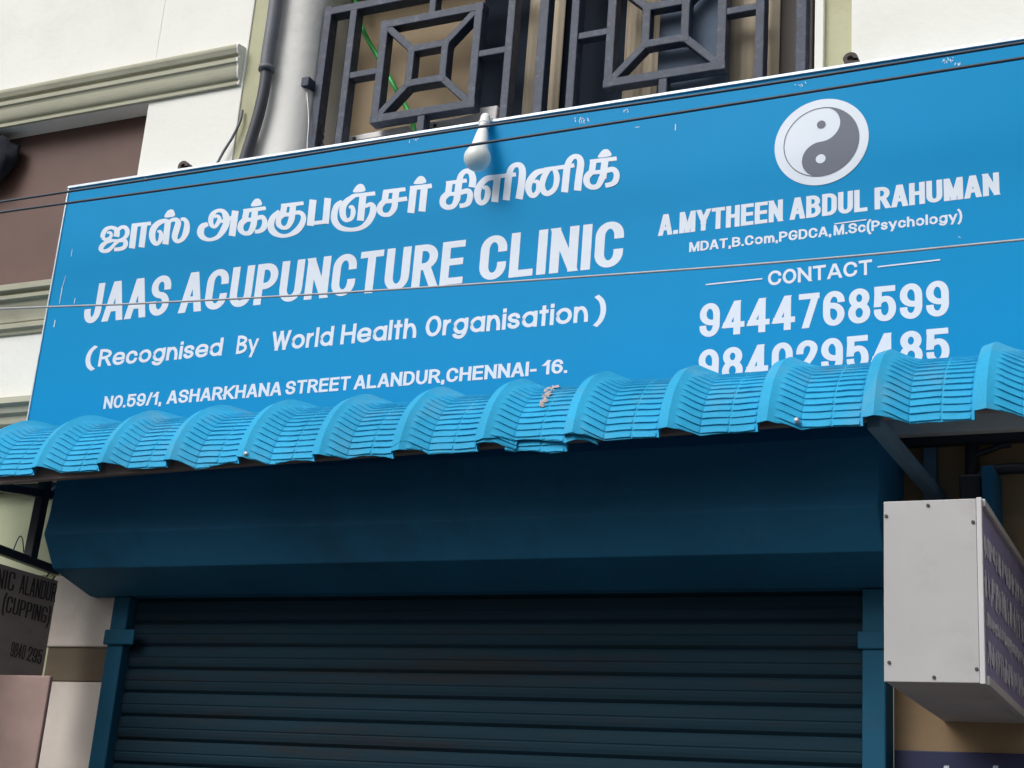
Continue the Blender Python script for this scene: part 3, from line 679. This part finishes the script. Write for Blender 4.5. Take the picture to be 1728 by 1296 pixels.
# ------------------------------------------------------------------ overhead lines
def cable(name, M, pts, r, label, group=None):
    P = [tuple(p) for p in pts]; d0 = Vector(P[0]) - Vector(P[1]); d1 = Vector(P[-1]) - Vector(P[-2])
    P = [tuple(Vector(P[0]) + d0 * 2.2)] + P + [tuple(Vector(P[-1]) + d1 * 2.2)]
    return tag(MB().tube(catmull(P, 10), r, 8).build(name, M, smooth=True), label, 'cable', group)
cable('overhead_cable', CABLE, [at(x, y, -.2) for x, y in ((0, 341), (400, 280), (747, 223.5), (1228, 152.5), (1728, 72))], .0043, 'upper of two dark cables running along the top edge of the blue board', 'cables in front of the board')
cable('overhead_cable', CABLE, [at(x, y, -.2) for x, y in ((0, 358.5), (400, 303), (805, 243), (1228, 177), (1728, 97.5))], .0043, 'lower of two dark cables near the board top, crossing the bulb neck', 'cables in front of the board')
cable('overhead_cable', WIRE, [at(x, y, -.5) for x, y in ((0, 521), (250, 511.5), (600, 492.5), (1100, 459), (1420, 434), (1728, 404.5))], .0030, 'pale grey wire across the middle of the board through the clinic name', 'cables in front of the board')

# ------------------------------------------------------------------ awning
aw = thing('awning', 'bright blue ribbed plastic awning curving out below the clinic board', 'awning', (-1.8, -.2, 2.6))
PIT, X0R = .2345, -3.005
YC, ZC, R0 = -.1772, 2.552, .243
HR = .031
def ridge_h(x):
    """height of the corrugation at x metres from the ridge centre"""
    if x < -.0545: return 0.0
    if x < -.0515: return HR * .78 * (x + .0545) / .003
    if x < -.026: return HR * (.78 + .22 * (x + .0515) / .0255)
    if x < .044: v = (x + .026) / .070; return HR * (1 - v) * (1 - .22 * v)
    return 0.0
def awn_pt(X_, s, h):
    """surface point: s = arc length from the lower edge, h = height over the pan"""
    RR = R0 + HR; th0 = rad(80); th = th0 - s / RR; thm = rad(7)
    if th > thm: return Vector((X_, YC - (R0 + h) * math.sin(th), ZC + (R0 + h) * math.cos(th)))
    e = (thm - th) * RR
    return Vector((X_, YC - (R0 + h) * math.sin(thm) + e * math.cos(thm), ZC + (R0 + h) * math.cos(thm) + e * math.sin(thm)))
PR = .0208
xs_off = [-.0570, -.0546, -.0530, -.0515, -.047, -.041, -.035, -.030, -.026, -.019, -.0125, -.0115, -.006, -.001, .004, .009, .015, .021, .027, .033, .038, .042, .0440, .0462, .050, .060, .072, .086, .099, .1085, .1110, .1120, .1130, .1155, .126, .140, .152, .164, .1715, .1740, .1770]
S_TOP = .50
def s_list(s0):
    out = [s0]; k = math.floor(s0 / PR) - 2
    s = s0
    for i in range(int((.40 - s0) / PR) + 1):
        for f in (.005, .03, .16, .34, .6, .99):
            q = (k + 1 + i + f) * PR
            if q > s0 + .002: out.append(q)
    last = out[-1]
    out += [last + (S_TOP - last) * j / 5 for j in range(1, 6)]
    return out
def rib_shift(x, s, kx):
    """how far the rib pattern is shifted along the sheet at x: wavy on the pan, slanted on the ridge flank"""
    w_ = .0009 * math.sin(55 * x + kx * 2.1) + .0013 * noise.noise(Vector((x * 30 + kx * 5, s * 9, 4)))
    if x > .112: return w_ - .0012
    if x >= .045: return w_
    if x >= -.012: return w_ + .36 * (.045 - x)
    return w_ + .0205 * max(0, 1 - (-.012 - x) / .040)
def rib(x, ph, s, kx):
    """overlapping-shingle ribs across the pan and, slanted, up the right flank of the ridge"""
    amp = 0
    if .0450 < x < .1735:
        amp = .0044
        if abs(x - .112) < .0012: amp = .0006
    elif -.012 < x <= .0450:
        amp = .0046 * min(1, (x + .012) / .012)
        if x > .0425: amp *= .35
    if not amp: return 0
    amp *= .9 + .35 * noise.noise(Vector((x * 25, s * 40, kx * 3.3)))
    lim = .34 if x > .045 else .34 - .13 * (.045 - x) / .057
    fade = 1 if s < lim - .07 else max(0, 1 - (s - lim + .07) / .07)
    f = (ph / PR + 1e-7) % 1.0
    return amp * fade * (1 - f) if f > .03 else amp * fade * f / .03
def sheet(k0, k1, name, lift=0.0, s0=0.0, edge_seed=0.0, droop=None, xa=None, xb=None):
    xs = []
    for k in range(k0, k1):
        for o_ in xs_off:
            X_ = X0R + PIT * k + o_
            if (xa is None or X_ >= xa) and (xb is None or X_ <= xb): xs.append((X_, o_, k))
    sl = s_list(-.035)[1:]; vs = []; rows = 0
    cols = len(xs)
    edge = []
    for X_, o_, k in xs:
        e = s0 + .004 * noise.noise(Vector((X_ * 9 + edge_seed, 3, 1))) + .0025 * noise.noise(Vector((X_ * 40 + edge_seed, 7, 2)))
        e += .004 if -.0535 < o_ < .008 else (-.006 if o_ >= .044 or o_ <= -.0535 else .004 - .010 * (o_ - .008) / .036)
        if droop: e += droop(X_)
        edge.append(e)
    for ri, s in enumerate([None] + sl):
        for (X_, o_, k), e in zip(xs, edge):
            sv = 0 if s is None else s
            shf = rib_shift(o_, sv, k) * (1 if sv < .36 else max(0, 1 - (sv - .36) / .06))
            ss = e if s is None else max(s + shf, e + .0001 * ri)
            h = ridge_h(o_) + (rib(o_, sv, ss, k) if s is not None and s + shf > e else 0) + lift + .003 * noise.noise(Vector((X_ * 3, ss * 6, edge_seed)))
            vs.append(awn_pt(X_, ss, h))
    R_ = len(sl) + 1
    fs = [(r * cols + c, r * cols + c + 1, (r + 1) * cols + c + 1, (r + 1) * cols + c) for r in range(R_ - 1) for c in range(cols - 1)]
    mb = MB().add(vs, fs); o = mb.build(name, AWN, aw, smooth=True)
    o.data.set_sharp_from_angle(angle=rad(32))
    md = o.modifiers.new('solidify', 'SOLIDIFY'); md.thickness = .0028; md.offset = -1
    return o
def k_x(k, off): return X0R + PIT * k + off
sheet(-3, 3, 'roof_sheet', .000, .004, 1.3, None, None, k_x(2, .03))
sheet(2, 6, 'roof_sheet', .0030, -.004, 4.1, lambda x: .006 * math.sin(x * 31), k_x(2, -.056), k_x(5, .03))
sheet(5, 7, 'roof_sheet', .0060, -.004, 8.7, lambda x: .020 * max(0, 1 - abs(x - k_x(5, -.01)) / .05), k_x(5, -.056), k_x(6, .05))
sheet(6, 8, 'roof_sheet', .0110, .010, 2.2, lambda x: .010 * math.sin((x - k_x(6, 0)) * 22), k_x(6, -.056), k_x(7, .02))
sheet(6, 8, 'roof_sheet', .0000, -.012, 6.2, lambda x: .006 * math.sin(x * 40), k_x(6, .02), k_x(7, .03))
sheet(7, 13, 'roof_sheet', .0140, .003, 5.5, None, k_x(7, -.056), None)
# underside edge board, rafters
fz0, fz1 = 2.583, 2.620
fb = MB(); fb.add([(XLx, y, z + (XLx + 3.2) * .0163) for XLx in (-4.3, .1) for y, z in ((-.398, 2.578), (-.378, 2.578), (-.378, 2.622), (-.398, 2.622))],
                  [(0, 1, 2, 3), (7, 6, 5, 4), (0, 4, 5, 1), (1, 5, 6, 2), (2, 6, 7, 3), (3, 7, 4, 0)])
fix_normals(fb.build('edge_board', AWNEDGE, aw, bevel=.002))
for x in (): MB().beam((x, -.376, 2.604 + (x + 3.2) * .0163), (x, .155, 2.70), .03, .03).build('rafter', STEEL, aw)
mb = MB(); mb.box(-4.3, .1, .0905, .1195, 2.70, 2.73); mb.build('wall_rail', STEEL, aw)
for px, py in ((418, 768), (1346, 712)):
    p = at(px, py, -.437); MB().tube([p, p + Vector((0, -.012, .002))], [.0065, .0055], 10).build('bolt', ALU, aw, smooth=True)
# left bracket frame
BX = -3.27
q = lambda x, y: at_side(x, y, BX)
MB().beam(q(-260, 832), q(96, 964), .026, .026).build('bracket_bar', STEEL, aw, bevel=.003)
MB().beam(q(50.5, 944), q(78, 806), .032, .030, (0, 1, 0)).build('bracket_post', STEEL, aw, bevel=.003)
MB().beam(q(-60, 812.5), q(84, 835), .026, .026).build('bracket_rafter', STEEL, aw, bevel=.003)
MB().beam(q(80, 838), q(128, 806), .02, .024).build('bracket_brace', STEEL, aw, bevel=.002)
# right bracket: depth bar and post
MB().beam(at(1474, 712, -.405), at(1588, 846, .150), .030, .030).build('support_bar', BLUESTEEL, aw, bevel=.003)
pz = at(1568, 760, .12); MB().box(pz.x - .016, pz.x + .016, .120, .1565, 2.50, 2.76).build('wall_post', BLUESTEEL, aw, bevel=.003)
# splash of dried cement on the sheet
sp = MB(); rnd = random.Random(3)
path = [(962, 650), (950, 652), (938, 657), (931, 664), (926, 672), (922, 681), (917, 690)]
def on_awning(px, py):
    best = None; d = ray(px, py)
    for i in range(400):
        t = (3.0 + i * .0025 - 0) / d.y; p = CAM + d * t
        o_ = ((p.x - X0R + .0575) % PIT) - .0575; h = ridge_h(o_)
        rr = math.hypot(p.y - YC, p.z - ZC)
        if p.y < YC and rr <= R0 + h + .004: return p
    return p
for i, (x, y) in enumerate(path):
    for j in range(16):
        wv = (10, 9, 8, 6.5, 5.5, 4.5, 3)[i]
        px, py = x + rnd.uniform(-wv, wv) * .9, y + rnd.uniform(-5, 5) - .25 * rnd.uniform(-wv, wv)
        p = on_awning(px, py); nrm = Vector((0, p.y - YC, p.z - ZC)).normalized(); p += nrm * .0135
        r_ = rnd.uniform(.0018, .0048); e1 = Vector((1, 0, 0)); e2 = nrm.cross(e1)
        ring = [p + (e1 * math.cos(a) + e2 * math.sin(a)) * r_ * rnd.uniform(.6, 1.4) for a in [k * math.pi / 4 for k in range(8)]]
        sp.add(ring + [p + nrm * r_ * .9], [(k, (k + 1) % 8, 8) for k in range(8)])
so = sp.build('cement_splash', SPLASH, aw)
so['kind'] = 'stuff'

# ------------------------------------------------------------------ rolling shutter
sh = thing('rolling_shutter', 'closed dark blue rolling shutter with a boxed hood under the awning', 'shutter', (-1.95, .1, 0))
hp_ = [(.0995, 2.338), (.06, 2.339), (-.075, 2.374), (-.118, 2.386), (-.180, 2.478), (-.172, 2.530), (-.168, 2.600), (-.166, 2.650), (-.150, 2.690), (.119, 2.6905), (.119, 2.338)]
hp_ = hp_[1:]
hood = MB(); HX0, HX1 = -3.208, -.737
hood.prism([(.119, 2.339)] + hp_[:-1], 'X', HX0, HX1)
fix_normals(hood.build('hood', HOODBLUE, sh, bevel=.003))
SP = .0695; slm = MB(); zt = 2.345; prof = []
nsl = int(zt / SP) + 1
for k in range(nsl):
    z1 = 2.332 - SP * (k - 1)
    for t, d in ((0.0, .008), (.05, .002), (.11, -.0025), (.28, -.0040), (.44, -.0042), (.50, -.0020), (.56, -.0041), (.70, -.0034), (.84, -.001), (.91, .004), (.97, .008)):
        z = z1 - t * SP
        if .02 < z < 2.345: prof.append((.105 + d, z))
vs = [(x, y, z) for (y, z) in prof for x in (-3.075, -.815)]
slm.add(vs, [(2 * i, 2 * i + 2, 2 * i + 3, 2 * i + 1) for i in range(len(prof) - 1)])
fix_normals(slm.build('slat_curtain', SLATM, sh, solid=.002))
for (a, b, c_) in ((GX0, -3.056, -1), (-.828, GX1, 1)):
    mb = MB(); mb.box(a, b, .068, .1555, 0, 2.337)
    go = mb.build('guide_rail', GUIDEBLUE, sh, bevel=.004)
    if c_ < 0:
        mb = MB(); mb.box(-3.126, -3.012, .058, .0675, 2.190, 2.236); mb.build('guide_plate', GUIDEBLUE, go, bevel=.004)
    else:
        mb = MB(); mb.box(-.838, -.774, .061, .0675, 2.190, 2.232); mb.build('guide_plate', GUIDEBLUE, go, bevel=.004)

# ------------------------------------------------------------------ projecting box sign, right
BXL, BXR, BY0, BY1, BZ0, BZ1 = -.656, -.458, -.50, .1565, 2.034, 2.405
bs = thing('box_sign', 'white projecting box sign with a purple printed side, right of the shutter', 'sign', (-.55, -.2, 2.03))
MB().box(BXL, BXR - .012, BY0, BY0 + .004, BZ0, BZ1).build('front_sheet', BOXW, bs, bevel=.0015)
MB().box(BXL + .003, BXR - .014, BY0 + .0045, BY1, BZ0 + .0005, BZ0 + .004).build('bottom_sheet', BOXB, bs)
mb = MB(); mb.box(BXL + .001, BXL + .005, BY0 + .0045, BY1, BZ0 + .0045, BZ1 - .001); mb.box(BXL + .0055, BXR - .014, BY0 + .0045, BY1, BZ1 - .005, BZ1 - .001)
mb.build('shell', BOXW, bs)
rim = MB()
rim.box(BXR - .0115, BXR - .001, BY0 - .002, BY0 + .012, BZ0 - .002, BZ1 + .002)
rim.box(BXR - .0115, BXR + .004, BY0 + .0125, BY1 - .001, BZ1 - .014, BZ1 + .002)
rim.box(BXR - .0115, BXR + .004, BY0 + .0125, BY1 - .001, BZ0 - .002, BZ0 + .016)
rim.build('rim', RIMW, bs, bevel=.0015)
fp = MB().box(BXR - .010, BXR - .004, BY0 + .0125, BY1 - .001, BZ0 + .0165, BZ1 - .0145).build('printed_face', PURPLE, bs)
rnd = random.Random(11)
for (z0, hh, y0, y1, gapp) in ((2.292, .048, -.48, .14, .010), (2.205, .062, -.483, .14, .014), (2.152, .030, -.47, .12, .006), (2.074, .052, -.455, .13, .014)):
    y = y0; pr = MB()
    while y < y1:
        wl_ = rnd.uniform(.018, .05); 
        for q_ in range(9):
            ya = y + wl_ * rnd.uniform(0, .7); yb = min(y1, ya + wl_ * rnd.uniform(.25, .5)); za = z0 + hh * rnd.uniform(0, .6); zb = min(z0 + hh, za + hh * rnd.uniform(.3, .7)); xx = BXR - .0036 + q_ * .0003
            pr.poly([(xx, ya, za), (xx, yb, za + rnd.uniform(-.003, .003)), (xx, yb, zb), (xx, ya, zb + rnd.uniform(-.003, .003))])
        y += wl_ + gapp * rnd.uniform(.4, 1)
    pr.build('faded_print', LAV, fp)
for px, py in ((1495.5, 871), (1566, 853), (1642, 881), (1500.5, 1118), (1576, 1143), (1648, 1129)):
    p = at(px, py, BY0); MB().tube([p + Vector((0, .001, 0)), p + Vector((0, -.003, 0))], [.0042, .0032], 10).build('screw', SCREW, bs)
# navy board below it
nb = thing('navy_board', 'dark navy board low on the beige wall right of the shutter', 'board', (-.3, .15, 1.4))
MB().box(-.768, .7, .142, .1565, 1.35, 1.964).build('board', NAVY, nb, bevel=.002)
mb = MB(); rnd = random.Random(5)
for k, px in enumerate((1597, 1680)):
    p = at(px, 1291, .1415); mb = MB()
    for q_ in range(3): mb.poly([(p.x - .007 + q_ * .004, .1415 - q_ * .0003, p.z - .05), (p.x - .003 + q_ * .004, .1415 - q_ * .0003, p.z - .05), (p.x - .002 + q_ * .004, .1415 - q_ * .0003, p.z), (p.x - .006 + q_ * .004, .1415 - q_ * .0003, p.z - .003)])
    mb.build('letter_top', LETTER, nb)
# conduit, elbow and post on the dark wall behind the box
cd = thing('conduit_pipe', 'dark conduit with side branches on the wall above the box sign', 'pipe', (-.57, .12, 2.5))
c0, c1 = at(1640, 705, .115), at(1640, 850, .115)
MB().tube([c0, c1], .016, 12).build('riser', STEEL, cd, smooth=True)
MB().tube(catmull([tuple(at(x, y, .11)) for x, y in ((1644, 768), (1668, 760), (1690, 752), (1706, 750))]), .008, 8).build('branch', STEEL, cd, smooth=True)
MB().tube(catmull([tuple(at(x, y, .10)) for x, y in ((1646, 812), (1664, 800), (1690, 792), (1740, 790))]), .014, 10).build('branch', STEEL, cd, smooth=True)
p = at(1638, 822, .098); MB().box(p.x - .026, p.x + .026, .085, .135, p.z - .045, p.z + .03).build('junction_box', STEEL, cd, bevel=.006)
q2 = at(1676, 850, .10)
tag(MB().box(q2.x - .014, q2.x + .014, .02, .156, 2.30, 2.62).build('steel_bracket', HOODBLUE, None, bevel=.003), 'dark teal steel bracket on the wall just behind the box sign', 'bracket')

# ------------------------------------------------------------------ hanging board, left
hb = thing('hanging_board', 'grey hanging board with faded black writing, left of the white column', 'sign', (BX, -.2, 2.2))
MB().box(BX - .006, BX, -.75, -.019, 1.98, 2.371).build('panel', BOARDGREY, hb)
SIDE = Vector((1, 0, 0))
def side_word(mb, s, pL, pR, H, st):
    O, E = at_side(*pL, BX), at_side(*pR, BX); mb = MB(); set_word(mb, s, O, E, H, st, SIDE, .0012); mb.build('faded_lettering', BLACKPRINT, hb)
mb = MB()
TALL = dict(w=.22, tx=.095, ty=.085, r=.12, gap=.05)
side_word(mb, 'CLINIC', (-38, 984), (22, 998), .056, TALL); side_word(mb, 'ALANDUR', (31, 1001), (92, 1016.5), .056, TALL)
side_word(mb, '(CUPPING)', (2, 1031), (82, 1053.5), .048, TALL)
side_word(mb, '9840', (16, 1107), (40, 1113), .042, TALL); side_word(mb, '295', (44, 1114), (68, 1121), .042, TALL)
for (a, b) in (((79, 973), (85, 963)), ((88, 979), (93, 972))):
    MB().tube([at_side(*a, BX), at_side(*b, BX)], .0022, 6).build('tie_wire', STEEL, hb)
tube_thing('loose_wire', CABLE, catmull([tuple(at_side(x, y, BX + .02)) for x, y in ((22, 930), (29, 912), (34, 905), (38, 910), (40, 932))]), .0018, 'small loop of loose wire above the hanging board', 'wire', 6)
